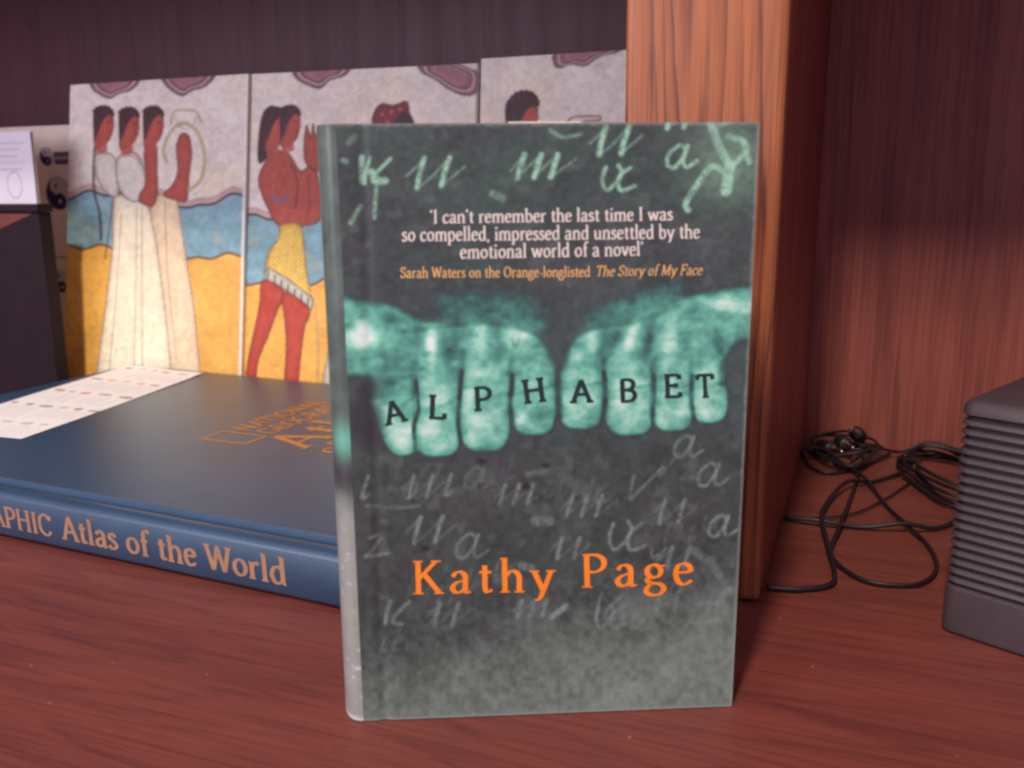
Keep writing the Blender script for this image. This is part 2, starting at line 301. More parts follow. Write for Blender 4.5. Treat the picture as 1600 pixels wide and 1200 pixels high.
class Print:
    """canvas of nx*ny samples over the unit square; layout coordinates through homography Hinv (uv -> layout units)"""
    def __init__(s, nx, ny, src):
        s.nx, s.ny = nx, ny
        u, v = np.meshgrid(np.linspace(0, 1, nx), np.linspace(0, 1, ny)); s.u, s.v = u.ravel(), v.ravel()
        s.H = homography(src, [(0, 1), (1, 1), (1, 0), (0, 0)]); Hi = np.linalg.inv(s.H)
        s.x, s.y = happly(Hi, s.u, s.v); s.c = np.zeros((nx * ny, 3))
    def mix(s, col, a, idx=None):
        col = lin(col) if np.ndim(col) == 1 else col
        if idx is None: s.c += (col - s.c) * a[:, None]
        else: s.c[idx] += (col - s.c[idx]) * a[:, None]
    def near(s, P, pad):
        P = np.asarray(P); return np.where((s.x > P[:, 0].min() - pad) & (s.x < P[:, 0].max() + pad) & (s.y > P[:, 1].min() - pad) & (s.y < P[:, 1].max() + pad))[0]
    def dist(s, P, idx):
        x, y = s.x[idx], s.y[idx]; d = np.full(len(idx), 1e9)
        for (ax, ay), (bx, by) in zip(P[:-1], P[1:]):
            dx, dy = bx - ax, by - ay; L = dx * dx + dy * dy + 1e-12
            t = np.clip(((x - ax) * dx + (y - ay) * dy) / L, 0, 1)
            d = np.minimum(d, np.hypot(x - ax - t * dx, y - ay - t * dy))
        return d
    def inside(s, P, idx):
        x, y = s.x[idx], s.y[idx]; c = np.zeros(len(idx), bool); n = len(P)
        for i in range(n):
            (ax, ay), (bx, by) = P[i], P[(i + 1) % n]
            if ay == by: continue
            c ^= ((ay > y) != (by > y)) & (x < (bx - ax) * (y - ay) / (by - ay) + ax)
        return c
    def mask(s, P, soft=1.5, curve=True, n=6):
        P = catmull(P, n, closed=True) if curve else np.array(P, float)
        idx = s.near(P, soft * 2 + 2); ins = s.inside(P, idx); d = s.dist(np.vstack([P, P[:1]]), idx)
        sd = np.where(ins, -d, d); return idx, 1 - smooth(-soft, soft, sd), sd
    def fill(s, P, col, a=1., soft=2.0, curve=True, outline=None, ow=1.5):
        idx, k, sd = s.mask(P, soft, curve); s.mix(col, k * a, idx)
        if outline is not None:
            br = fbm(s.x[idx] / 4, s.y[idx] / 13, 87, 3); s.mix((lin(col) * .62)[None, :], k * a * (1 - smooth(0, 8, -sd)) * (.25 + .5 * br), idx)
            s.mix(np.clip(lin(col) * 1.2 + .02, 0, 1)[None, :], k * a * smooth(5, 13, -sd) * smooth(.45, .75, br) * .45, idx)
        if outline is not None: s.mix(outline, (1 - smooth(ow * .3, ow * 1.5, np.abs(sd + .6 * np.sin(s.x[idx] * .7) * np.sin(s.y[idx] * .6)))) * .6, idx)
    def stroke(s, P, col, wd=2., a=1., curve=True, grain=None, soft=1.2):
        P = catmull(P, 6) if curve else np.array(P, float)
        idx = s.near(P, wd + 4)
        if len(idx) == 0: return
        k = 1 - smooth(wd / 2 - soft, wd / 2 + soft, s.dist(P, idx))
        if grain is not None: k = k * grain[idx]
        s.mix(col, k * a, idx)
    def mesh(s, name, f3, m, parent):
        """f3(u, v) -> (N,3)"""
        me = bpy.data.meshes.new(name); nx, ny = s.nx, s.ny
        co = f3(s.u, s.v); me.vertices.add(nx * ny); me.vertices.foreach_set('co', co.astype(np.float32).ravel())
        i = np.arange(nx * ny).reshape(ny, nx); q = np.stack([i[:-1, :-1], i[:-1, 1:], i[1:, 1:], i[1:, :-1]], -1).reshape(-1, 4)
        me.loops.add(q.size); me.loops.foreach_set('vertex_index', q.ravel().astype(np.int32))
        me.polygons.add(len(q)); me.polygons.foreach_set('loop_start', np.arange(0, q.size, 4, dtype=np.int32))
        me.polygons.foreach_set('loop_total', np.full(len(q), 4, np.int32))
        me.update(calc_edges=True); me.polygons.foreach_set('use_smooth', np.ones(len(q), bool))
        a = me.color_attributes.new('ink', 'FLOAT_COLOR', 'POINT')
        a.data.foreach_set('color', np.column_stack([np.clip(s.c, 0, 1), np.ones(nx * ny)]).astype(np.float32).ravel())
        return link_mesh(name, me, m, parent)

# ================================================================== THE DESK HUTCH (setting)
YS, YB = .4303, .7395            # front of the oak stile, face of the back panel
desk = empty('desk_hutch', (0, 0, 0))
tag(desk, 'reddish brown wooden desk and hutch compartment that everything stands in', 'desk', kind='structure')
box('desk_top', (-1.35, -.12, -.03), (.62, YB + .02, 0), M['desk'], desk, bev=.002)
box('back_panel', (-.0506, YB, .0005), (.62, YB + .008, .62), M['back'], desk)
box('back_panel', (-1.35, YB, .0005), (-.0510, YB + .008, .62), M['back_shaded'], desk)
box('divider_panel', (-.0608, YS + .019, .0005), (-.0408, YB - .0004, .4195), M['divider'], desk)
box('oak_stile', (-.1127, YS, .0007), (-.0405, YS + .0188, .62), M['oak'], desk, bev=.0035, seg=3)
box('upper_shelf', (-1.349, YS + .0195, .42), (.619, YB - .0007, .44), M['shelf'], desk)
box('side_panel', (-1.352, YS + .0195, .0006), (-1.332, YB - .0009, .4193), M['divider'], desk)
box('side_panel', (.60, YS + .0195, .0006), (.621, YB - .0009, .4193), M['divider'], desk)

# ================================================================== THE NOVEL
BW, BH, BT = .1442, .222, .030
novel = empty('novel', (-.1705, .2740, .0004), math.atan2(.4184, .9083))
tag(novel, 'standing hardback novel with dark green chalkboard jacket and clenched teal fists on its cover', 'book')
CO = [(524.5, 195.3), (1186.8, 192.5), (1143.4, 1104.9), (568.1, 1128.0)]     # layout units of the jacket artwork's corners
P = Print(430, 640, CO); x, y = P.x, P.y
n1 = fbm(x / 55, y / 55, 1); n2 = fbm(x / 9, y / 9, 9, 3); n3 = fbm(x / 120 + 5, y / 40, 21)
base = lin((68, 77, 76)) * (0.48 + .5 * n1 + .6 * n2)[:, None]
purple = smooth(.45, .7, fbm(x / 90, y / 90, 33)); base *= (1 + (np.array((1.06, .93, 1.02)) - 1) * purple[:, None])
grn = smooth(.42, .68, n3) * (1 - smooth(300, 700, y)) * .7; base *= (1 + (np.array((.92, 1.16, 1.03)) - 1) * grn[:, None])
P.c = base
# pale grainy tone: lighter towards bottom and lower right; chalk cloud in top right corner
dust_or_tone = smooth(900, 1150, y + 50 * (n2 - .5) + 40 * (n1 - .5) + .25 * (x - 850)) * (.35 + .35 * n1 + .6 * n2); P.mix((150, 168, 158), np.clip(dust_or_tone * .68, 0, 1))
dust_or_tone = np.exp(-(((x - 1140) / 55) ** 2 + ((y - 255) / 62) ** 2)) * (.5 + .8 * n2); P.mix((128, 160, 140), np.clip(dust_or_tone * .75, 0, 1))
dust_or_tone = np.exp(-(((x - 1010) / 130) ** 2 + ((y - 985) / 45) ** 2)) * smooth(.4, .65, n1); P.mix((125, 142, 136), np.clip(dust_or_tone * .45, 0, 1))
dust_or_tone = smooth(.60, .74, fbm(x / 24, y / 24, 57)); P.mix((110, 122, 120), dust_or_tone * .25)
dust_or_tone = smooth(.63, .75, fbm(x / 30, y / 30, 77)) * smooth(660, 700, y) * (1 - smooth(800, 900, y)); P.mix((40, 40, 44), dust_or_tone * .3)
# the two fists
I = np.zeros(len(x)); A = np.zeros(len(x))
def soft_poly(Q, val, soft):
    global I, A
    idx, k, sd = P.mask(Q, soft); I[idx] += (val - I[idx]) * k; A[idx] = np.maximum(A[idx], k)
soft_poly([(680, 462), (760, 450), (840, 470), (860, 520), (800, 530), (700, 520)], .30, 30)
soft_poly([(905, 520), (930, 480), (1010, 452), (1070, 445), (1040, 500), (980, 520)], .38, 26)
soft_poly([(520, 472), (560, 470), (610, 478), (660, 500), (720, 506), (790, 508), (840, 525), (866, 570), (868, 620), (800, 640), (700, 660), (620, 660), (585, 600), (560, 590), (520, 580)], .50, 11)
soft_poly([(880, 600), (888, 545), (915, 516), (980, 505), (1030, 480), (1090, 460), (1200, 452), (1200, 520), (1150, 540), (1128, 585), (1128, 640), (1000, 650), (885, 640)], .50, 10)
fing = [((598, 585), (637, 690), 42, 37), ((682, 570), (684, 694), 41, 39), ((758, 560), (757, 682), 44, 42), ((832, 560), (834, 654), 39, 39),
        ((909, 560), (907, 642), 38, 39), ((983, 560), (983, 650), 43, 42), ((1051, 560), (1050, 650), 36, 36), ((1105, 560), (1107, 642), 31, 31)]
for (x0, y0), (x1, y1), r0, r1 in fing:
    dx, dy = x1 - x0, y1 - y0; L = math.hypot(dx, dy); t = ((x - x0) * dx + (y - y0) * dy) / L ** 2
    s_ = ((x - x0) * dy - (y - y0) * dx) / L; r = r0 + (r1 - r0) * np.clip(t, 0, 1) - 2.5 * np.exp(-((t - .45) / .18) ** 2)
    tt = np.where(t > .80, (t - .80) * L, 0) * .80; q = (np.abs(s_ / r) ** 3 + np.abs(tt / r) ** 3) ** (1 / 3)
    body = np.clip(1 - q ** 4, 0, 1) ** .6
    fade = smooth(-.05, .4, t); k = (1 - smooth(.86, 1.08, q)) * fade
    val = .20 + .40 * body + .07 * np.exp(-((t - .9) / .18) ** 2) * np.exp(-(s_ / (r * .6)) ** 2) + .07 * np.exp(-((s_ + .25 * r) / (r * .35)) ** 2) - .10 * smooth(.3, .95, np.sin(t * 26 + s_ * .06)) * np.exp(-((t - .5) / .12) ** 2)
    I += (val - I) * k; A = np.maximum(A, k)
def glow(cx, cy, sx, sy, v, rot=0.):
    global I
    c_, s_ = math.cos(rot), math.sin(rot); X = (x - cx) * c_ + (y - cy) * s_; Y = -(x - cx) * s_ + (y - cy) * c_
    I = I + v * np.exp(-((X / sx) ** 2 + (Y / sy) ** 2)) * np.clip(A * 1.3, 0, 1)
for g in [(648, 583, 5, 20, -.10), (722, 566, 6, 20, -.12), (800, 572, 6, 18, -.12), (943, 566, 6, 18, -.12), (1021, 572, 6, 18, -.12), (1080, 574, 5, 16, -.10), (568, 527, 22, 20, .55), (674, 540, 8, 26, .42), (750, 540, 13, 34, .30), (610, 590, 22, 30, -.16), (655, 525, 10, 22, -.16), (700, 555, 9, 30, -.16), (815, 530, 24, 20, .26), (727, 632, 12, 18, .28), (795, 668, 12, 10, .0),
          (1128, 478, 34, 10, .34), (1170, 480, 25, 16, .22), (985, 528, 8, 26, .36, .3), (1046, 535, 12, 32, .34, .1), (960, 530, 9, 26, -.16, .3), (1014, 530, 9, 30, -.16, .2), (1085, 545, 9, 26, .14, -.2), (812, 655, 10, 14, .2), (845, 648, 12, 12, -.25), (925, 530, 14, 22, .20),
          (905, 560, 14, 10, .1), (600, 615, 14, 18, -.14), (1080, 520, 12, 40, -.10, .2), (940, 545, 10, 30, -.14, .2), (1010, 545, 8, 34, -.12, .15), (712, 540, 10, 26, -.14, .1), (640, 545, 18, 20, -.08),
          (780, 545, 10, 18, -.14), (1150, 560, 18, 26, -.24), (620, 502, 40, 10, -.12, .2), (640, 675, 12, 14, .08), (690, 690, 14, 12, .08), (830, 655, 14, 10, -.18), (740, 690, 14, 10, .08), (1105, 655, 12, 14, .08)]: glow(*g)
I = I * (.58 + .84 * fbm(x / 21, y / 15, 41, 4)) + .12 * (n2 - .5)
for Q, wd, a in [([(650, 598), (654, 640), (647, 668), (649, 712)], 3.6, .8), ([(722, 582), (717, 640), (716, 664), (722, 705)], 3.8, .8), ([(801, 588), (798, 630), (800, 656), (806, 690)], 4, .8), ([(873, 575), (872, 620), (874, 640), (869, 668)], 6, .85),
                 ([(943, 582), (946, 610), (945, 632), (938, 668)], 4, .8), ([(1021, 588), (1022, 620), (1020, 640), (1020, 676)], 3.8, .75), ([(1081, 588), (1080, 620), (1082, 640), (1086, 668)], 3.6, .75),
                 ([(630, 520), (690, 512), (760, 506), (830, 520), (862, 548)], 4, .22), ([(890, 535), (930, 512), (1000, 502), (1060, 478)], 5, .28), ([(1120, 520), (1128, 560), (1132, 600)], 8, .4)]:
    C_ = catmull(Q, 6); idx = P.near(C_, 14); I[idx] *= 1 - a * .95 * (1 - smooth(wd * .05, wd * 1.7, P.dist(C_, idx))) * (.15 + 1.3 * fbm(x[idx] / 14, y[idx] / 14, 63, 2))
I = np.clip(.5 + (I - .5) * 1.22, 0, 1.1)
P.mix((66, 92, 90), np.exp(-((y - 590) / 95) ** 2) * (.2 + .3 * n1))
stops = np.array([0, .18, .38, .58, .78, 1.1]); cols = lin([(56, 58, 62), (58, 92, 90), (80, 144, 132), (112, 190, 168), (164, 222, 202), (230, 248, 240)])
fc = np.stack([np.interp(I, stops, cols[:, k]) for k in range(3)], 1); P.mix(fc, np.clip(A, 0, 1))
P.fill([(800, 530), (806, 538), (812, 531), (808, 545), (800, 542)], (70, 130, 120), .7, soft=3)
idx, k, sd = P.mask([(560, 600), (585, 610), (596, 650), (600, 700), (560, 700), (545, 660)], 14); P.mix((58, 56, 62), k * .8, idx)
# chalk handwriting
grain = np.clip(.1 + 1.5 * fbm(x / 5, y / 5, 91, 2), 0, 1) * np.clip(.45 + 1.0 * fbm(x / 22, y / 22, 95, 2), 0, 1)
def chalk(Q, wd, col, a): P.stroke(Q, col, wd, a, grain=grain, soft=2.8)
def scr(kind, cx, cy, s, col, a, wd=7, sl=.22):
    G = {'u': [[(-.95, .1), (-.5, -.4)], [(-.48, -.5), (-.52, .1), (-.5, .5)], [(-.48, .48), (-.1, .15), (.3, -.4)], [(.38, -.5), (.32, .0), (.3, .45)], [(.36, .4), (.95, -.2)]],
         'm': [[(-1.3, .2), (-.9, -.4)], [(-.85, -.5), (-.95, .5)], [(-.9, .4), (-.2, -.4)], [(-.12, -.5), (-.22, .45)], [(-.2, .4), (.5, -.4)], [(.6, -.5), (.5, .45)], [(.56, .4), (1.4, -.3)]],
         'a': [[(.3, -.35), (0, -.5), (-.4, -.1), (-.35, .4), (0, .5), (.3, .0), (.38, -.45)], [(.38, -.45), (.34, .2), (.55, .48), (.95, .2)]],
         'x': [[(-.5, -.42), (-.54, .1), (-.27, .48), (.05, .2), (.2, -.15), (.5, -.42)], [(0, -.5), (.18, -.25), (.15, .2), (.35, .5), (.85, .32)]],
         'i': [[(0, -.5), (-.08, .5), (.2, .4)]], 'v': [[(-.35, -.5), (-.3, .5), (0, .2), (.9, -.9)]], 'z': [[(-.4, -.4), (.1, -.45), (-.1, .1), (-.4, .45), (.1, .4), (.6, .3)]],
         'k': [[(-.12, -.5), (-.16, .0), (-.12, .45)], [(.7, -.5), (.3, 0)], [(.22, .1), (.2, .38), (.6, .45)]],
         'y': [[(-.5, -.5), (-.3, .0), (0, -.2)], [(.3, -.5), (0, .1), (-.4, .9)]]}
    for n_, q in enumerate(G[kind]):
        thin = kind in 'um' and n_ % 2 == 0
        chalk([(cx + s * px - sl * s * py, cy + s * py * 1.02) for px, py in q], wd * (.36 if thin else (.62 if kind in 'axzvk' else .8)), col, a * (.45 if thin else 1))
T1, T2 = (160, 212, 184), (134, 152, 148)
for g in [('k', 578, 270, 40, T1, .85, 8), ('u', 680, 272, 46, T1, .95, 9), ('m', 846, 262, 36, T1, .95, 10), ('u', 962, 222, 42, T1, .95, 10), ('x', 962, 280, 38, T1, .95, 9), ('a', 1058, 246, 34, T1, .95, 9), ('u', 1062, 186, 32, T1, .9, 9)]: scr(*g)
for Q, wd, a in [([(588, 292), (586, 318), (585, 342)], 6, .7), ([(563, 324), (548, 350)], 7, .6), ([(565, 248), (566, 285)], 9, .7), ([(580, 270), (592, 284), (602, 284)], 10, .8), ([(1075, 330), (1072, 318), (1092, 286), (1112, 262), (1128, 268)], 9, .9), ([(1140, 262), (1134, 300)], 17, .95), ([(1110, 195), (1128, 240), (1142, 262)], 13, .8),
                 ([(1142, 262), (1166, 238), (1160, 222), (1138, 215)], 9, .8), ([(1162, 225), (1170, 255)], 9, .8), ([(860, 205), (880, 216), (908, 212)], 6, .45), ([(1118, 200), (1140, 190)], 10, .6), ([(770, 305), (785, 312)], 12, .35), ([(545, 225), (555, 215)], 8, .3), ([(536, 252), (541, 254)], 7, .5)]:
    chalk(Q, wd, T1, a)
for g in [('i', 572, 762, 32, T2, .7, 6), ('u', 660, 762, 34, T2, .75, 6), ('i', 702, 758, 30, T2, .7, 6), ('m', 812, 774, 30, T2, .7, 7), ('m', 918, 792, 32, T2, .75, 7), ('v', 998, 762, 34, T2, .65, 6), ('a', 1068, 698, 32, T2, .7, 6), ('a', 1106, 742, 34, T2, .75, 7),
          ('u', 1052, 800, 36, T2, .75, 7), ('a', 1122, 822, 32, T2, .8, 7), ('u', 672, 830, 40, T2, .85, 8), ('z', 588, 856, 34, T2, .7, 7), ('a', 730, 854, 36, T2, .75, 6), ('u', 890, 858, 32, T2, .75, 7), ('x', 976, 838, 44, T2, .85, 8), ('y', 1028, 872, 28, T2, .5, 5), ('u', 1062, 872, 32, T2, .6, 8),
          ('k', 610, 960, 36, T2, .75, 8), ('u', 700, 962, 34, T2, .6, 8), ('m', 836, 952, 26, T2, .6, 8), ('k', 940, 950, 40, T2, .55, 8), ('x', 950, 965, 34, T2, .5, 8), ('u', 1046, 938, 34, T2, .45, 7), ('z', 1104, 958, 34, T2, .55, 8), ('i', 598, 1012, 16, T2, .5, 5), ('i', 616, 1010, 14, T2, .4, 5)]: scr(*g)
for Q, wd, a in [([(862, 965), (884, 948)], 9, .9), ([(1122, 945), (1132, 928), (1142, 922)], 11, .8), ([(1085, 862), (1110, 880), (1122, 900)], 13, .4), ([(572, 792), (620, 795), (655, 792)], 4, .45), ([(836, 815), (858, 815)], 15, .6), ([(825, 742), (850, 738)], 10, .35), ([(815, 885), (830, 888)], 12, .5), ([(1060, 710), (1030, 745)], 4, .35)]:
    chalk(Q, wd, T2, a)
for q in [(752, 760), (822, 762), (665, 858), (752, 722), (852, 728)]: P.fill([(q[0] - 7, q[1]), (q[0], q[1] - 4), (q[0] + 8, q[1]), (q[0], q[1] + 5)], (36, 34, 38), .7, soft=3)
prs = random.Random(3)
for k in range(26):
    scr(prs.choice('umaxiz'), prs.uniform(590, 1120), prs.uniform(730, 1010), prs.uniform(20, 34), T2, prs.uniform(.10, .28), 6)
for k in range(40):
    qx, qy = prs.uniform(560, 1140), prs.uniform(210, 1090); chalk([(qx, qy), (qx + prs.uniform(-26, 26), qy + prs.uniform(-12, 12))], prs.uniform(2, 5), T2, prs.uniform(.08, .22))
# rubbed pale edges of the jacket
ed = np.minimum(P.v * BH, (1 - P.v) * BH); ed = np.minimum(ed, (1 - P.u) * BW)
P.mix((168, 172, 165), (1 - smooth(.0002, .0014, ed + .0014 * (n2 - .45))) * .38)
def cover3(u, v):
    U = u * BW; dz = .0007 * np.exp(-((U - .0085) / .0022) ** 2) - .0006 * np.sin(np.pi * v) * smooth(.02, .1, U)
    return np.stack([U, dz, v * BH], 1)
P.c *= .94
jacket = P.mesh('jacket_front', cover3, M['cover'], novel); HC = P.H
box('front_board', (.0068, .00095, .0012), (BW - .0008, .0034, BH - .0012), M['board_grey'], novel)
box('page_block', (.004, .0037, .003), (BW - .004, BT - .0037, BH - .003), M['pages'], novel)
box('back_board', (.0068, BT - .0034, .0002), (BW, BT, BH), M['board_grey'], novel, bev=.0006)
box('loose_page', (.058, .0055, .05), (.083, .0057, BH + .0008), M['board_white'], novel)
# rounded spine of the jacket, its print carried round from the front
SP = Print(40, 420, [(0, 0), (1, 0), (1, 1), (0, 1)]); su, sv = SP.u, SP.v
g1 = fbm(su * 4, sv * 40, 5); g2 = fbm(su * 10, sv * 110, 8)
SP.c = lin((92, 106, 100)) * (.6 + .8 * g1)[:, None]
SP.mix((178, 180, 175), smooth(.44, .36, sv + .012 * (g2 - .5)) * (.72 + .35 * g1) * .75)
SP.mix((70, 66, 72), smooth(.40, .44, sv) * (1 - smooth(.45, .50, sv)) * .9)
SP.mix((112, 190, 168), np.exp(-((sv - .505) / .028) ** 2) * smooth(.55, .95, su) * 1.0)
SP.mix((236, 236, 232), smooth(.68, .78, g2) * smooth(.42, .3, sv) * .6)
SP.mix((225, 225, 220), (1 - smooth(.0, .012, sv)) * .8)
def spine3(u, v):
    a = u * math.pi
    X = -.0085 * np.sin(a) ** .8 + .0002; Yd = BT * .5 * (1 + np.cos(a)) ; return np.stack([X, Yd, .0001 + v * (BH - .0002)], 1)
SP.c *= .88
SP.mesh('jacket_spine', spine3, M['cover'], novel)
# lettering
def cover_text(name, s, p0, p1, m, parent=jacket, size=None, **kw):
    """baseline from p0 to p1 in layout units, fitted to the width"""
    tr = kw.get('track', .03); wd = text_width(s, tr); p0 = np.array(p0, float); p1 = np.array(p1, float)
    ex = (p1 - p0) / wd; ln = np.linalg.norm(ex); ey = np.array((ex[1], -ex[0])) / ln * (size or ln)
    def f(a, b, h):
        q = p0 + ex * a + ey * b; u_, v_ = happly(HC, q[0], q[1])
        c = cover3(np.array([u_]), np.array([v_]))[0]; return (c[0], c[1] - h, c[2])
    return text_mesh(name, s, f, m, parent, **kw)
cover_text('quote_lettering', "'I can't remember the last time I was", (672, 351), (1051, 346), M['cream_ink'], size=21, T=.15, t=.07)
cover_text('quote_lettering', "so compelled, impressed and unsettled by the", (628, 379), (1093, 374), M['cream_ink'], size=22, T=.15, t=.07)
cover_text('quote_lettering', "emotional world of a novel'", (719, 406), (1005, 401), M['cream_ink'], size=22, T=.15, t=.07)
cover_text('credit_lettering', "Sarah Waters on the Orange-longlisted", (626, 436), (922, 434), M['tan_ink'], size=16.5, T=.15, t=.08)
cover_text('credit_lettering', "The Story of My Face", (930, 433.5), (1096, 431), M['tan_ink'], size=16.5, T=.14, t=.07, slant=.22)
cover_text('author_lettering', "Kathy", (645, 930), (866, 925), M['orange_ink'], size=52, T=.138, t=.05, track=.17)
cover_text('author_lettering', "Page", (908, 919), (1084, 914), M['orange_ink'], size=52, T=.138, t=.05, track=.17)
for ch, (bx, by), ang, hgt in zip('ALPHABET', [(604, 666), (668, 655), (740, 643), (818, 632), (892, 630), (966, 629), (1036, 622), (1088, 622)], [-14, 2, -3, -8, -2, -2, -2, -3], [33, 34, 34, 34, 33, 33, 33, 33]):
    a = math.radians(ang); hgt *= 1.06; wpx = GL[ch][0] * hgt * 1.28
    if ch == 'T': wpx *= .9
    cover_text('title_letter', ch, (bx, by), (bx + wpx * math.cos(a), by + wpx * math.sin(a)), M['black_ink'], size=hgt, T=.165, t=.125)

# ================================================================== THE ATLAS
AL, AD, AT = .475, .322, .030
ang = math.radians(-3.0)
atlas = empty('atlas', (-.2238, .3500, .0004), ang)       # origin: right end of the spine; x runs to -AL, y into the shelf
tag(atlas, 'large flat dark blue cloth atlas with gold title lying under a white sheet', 'book')
Z0 = AT - .0038
front = extrude_profile('front_cover', [(.0185, Z0 + .0002), (.0185, AT - .0008), (.0193, AT), (AD - .001, AT), (AD, AT - .001), (AD, Z0 + .0008), (AD - .001, Z0 + .0002)], 0, -AL, 0, M['cloth'], atlas)
pr = [(.0186, Z0 + .0004), (.0186, AT - .0009), (.0168, AT - .0026), (.0146, AT - .0032), (.0122, AT - .0024), (.0104, AT - .0010), (.0078, AT - .0005), (.0036, AT - .0009), (.0012, AT - .0022), (.0003, AT - .0042),
      (.0012, .0036), (.0026, .0016), (.0050, .0006), (.0080, .0004), (.0080, .0030), (.0050, .0046), (.0040, AT * .5), (.0055, AT - .0062), (.0140, AT - .0062)]
spine = extrude_profile('spine', pr, 0, -AL, 0, M['cloth'], atlas, smooth=True); spine.data.set_sharp_from_angle(angle=math.radians(50))
box('back_cover', (-AL, .0084, 0), (0, AD, .0036), M['cloth'], atlas, bev=.0008)
box('page_block', (-AL + .005, .0145, .0038), (-.005, AD - .006, Z0), M['pages'], atlas)
def atlas_text(name, s, x0, x1, size, z0, **kw):       # on the spine, reading from the left
    wd = text_width(s, kw.get('track', .03)); ex = (x1 - x0) / wd
    def f(a, b, h):
        z = z0 + b * size
        yy = np.interp(z, [.0036, AT - .0042], [.0012, .0003])
        return (x0 + ex * a, yy - h, z)
    return text_mesh(name, s, f, M['copper'], spine, **kw)
atlas_text('spine_lettering', 'Atlas of the World', -.1925, -.036, .0142, .0080, T=.17, t=.085)
atlas_text('spine_lettering', 'NATIONAL GEOGRAPHIC', -.40, -.2005, .0128, .0080, T=.17, t=.085)
def top_text(name, s, y0, y1, xb, size, **kw):         # on the front cover: reads away from the spine, tops of letters towards -x
    wd = text_width(s, kw.get('track', .03)); ex = (y1 - y0) / wd
    def f(a, b, h): return (xb - b * size, y0 + ex * a, AT + h)
    return text_mesh(name, s, f, M['gold'], front, **kw)
def frame_print(name, x0, x1, y0, y1, wd):
    V = [(a, b, AT + .00015) for a, b in ((x0, y0), (x1, y0), (x1, y1), (x0, y1), (x0 + wd, y0 + wd), (x1 - wd, y0 + wd), (x1 - wd, y1 - wd), (x0 + wd, y1 - wd))]
    return pyd(name, V, [(0, 1, 5, 4), (1, 2, 6, 5), (2, 3, 7, 6), (3, 0, 4, 7)], M['gold'], front)
frame_print('gold_frame', -.214, -.174, .134, .158, .0022)
top_text('title_lettering', 'NATIONAL', .164, .262, -.197, .0165, T=.16, t=.09)
top_text('title_lettering', 'GEOGRAPHIC', .164, .288, -.175, .0165, T=.16, t=.09)
top_text('title_lettering', 'Atlas', .142, .262, -.130, .039, T=.13, t=.06)
top_text('title_lettering', 'of the World', .140, .285, -.106, .0175, T=.14, t=.07)

# ================================================================== PRINTED WHITE SHEET on the atlas
def atl(px, py): c, s_ = math.cos(ang), math.sin(ang); return (-.2238 + c * px - s_ * py, .3500 + s_ * px + c * py)
sheet = empty('printed_sheet', (-.60, .60, AT + .0006))
tag(sheet, 'white strip of paper with rows of small printed text lying on the blue atlas', 'paper')
Q3 = [(-.6815, .6905), (-.5815, .6800), (-.5475, .4500), (-.6430, .4450)]         # far-left, far-right, near-right, near-left (world)
PS = Print(110, 260, [(0, 0), (100, 0), (100, 240), (0, 240)]); PS.c[:] = lin((252, 249, 247))
rs = random.Random(5)
for r in range(5):
    y0 = 6 + r * 48
    for cx in range(8, 96, 5):
        if rs.random() < .82: PS.stroke([(cx, y0 + 10 + rs.random() * 4), (cx, y0 + 42 - rs.random() * 9)], (176, 166, 172), 1.3, .5, curve=False, soft=.8)
    xx = 5 + rs.random() * 6
    while xx < 92:
        wdt = rs.choice((5, 6, 9, 12)); hh = rs.choice((3, 4, 5)); col = rs.choice([(214, 120, 92), (130, 122, 126), (150, 142, 146), (196, 186, 176), (150, 84, 80)])
        PS.fill([(xx, y0 + 3), (xx + wdt, y0 + 3 - hh * .3), (xx + wdt, y0 + 3 + hh), (xx, y0 + 3 + hh)], col, .8, soft=1.0); xx += wdt + rs.choice((7, 9, 12))
def sheet3(u, v):
    q = np.array(Q3); a = q[0] * (1 - u[:, None]) + q[1] * u[:, None]; b = q[3] * (1 - u[:, None]) + q[2] * u[:, None]
    p = a * v[:, None] + b * (1 - v[:, None]); z = .0006 * np.sin(u * 5 + v * 3) ** 2 + .0008 * smooth(.9, 1, v)
    return np.stack([p[:, 0] + .60, p[:, 1] - .60, z], 1)
PS.mesh('printed_face', sheet3, M['sheet'], sheet)

# ================================================================== THE THREE PICTURE PANELS
def slab_panel(name, label, TL, TR, BR, BL, PR, th, edge_mat):
    e = empty(name, tuple((np.array(BL) + np.array(BR)) / 2)); tag(e, label, 'picture panel', 'picture panels leaning on the back of the shelf')
    o = np.array(e.location); TL, TR, BR, BL = [np.array(q) - o for q in (TL, TR, BR, BL)]
    def f3(u, v):
        u = u[:, None]; v = v[:, None]; return (TL * (1 - u) + TR * u) * v + (BL * (1 - u) + BR * u) * (1 - v)
    wz = fbm(PR.x / 6, PR.y / 6, 71, 3); wz2 = fbm(PR.x / 26, PR.y / 26, 73, 3); PR.c *= (.74 + .32 * wz + .24 * wz2)[:, None]
    cr = np.abs(fbm(PR.x / 34, PR.y / 34, 79, 3) - .5); PR.mix((150, 132, 120), (1 - smooth(.002, .010, cr)) * .28)
    PR.mesh('printed_face', f3, M['poster'], e)
    B = np.array((0, .0004, 0)); D = np.array((0, th, 0)); V = [q + B for q in (TL, TR, BR, BL)] + [q + D for q in (TL, TR, BR, BL)]
    pyd('board', V, [(0, 1, 2, 3), (5, 4, 7, 6), (1, 0, 4, 5), (2, 1, 5, 6), (3, 2, 6, 7), (0, 3, 7, 4)], edge_mat, e)
    return e
CREAM, BLUE, OCHRE, ROBE, SKIN, HAIR, CLOUD, LINE = (240, 228, 216), (132, 172, 184), (240, 180, 88), (250, 236, 204), (190, 88, 72), (78, 46, 52), (160, 100, 114), (66, 48, 54)
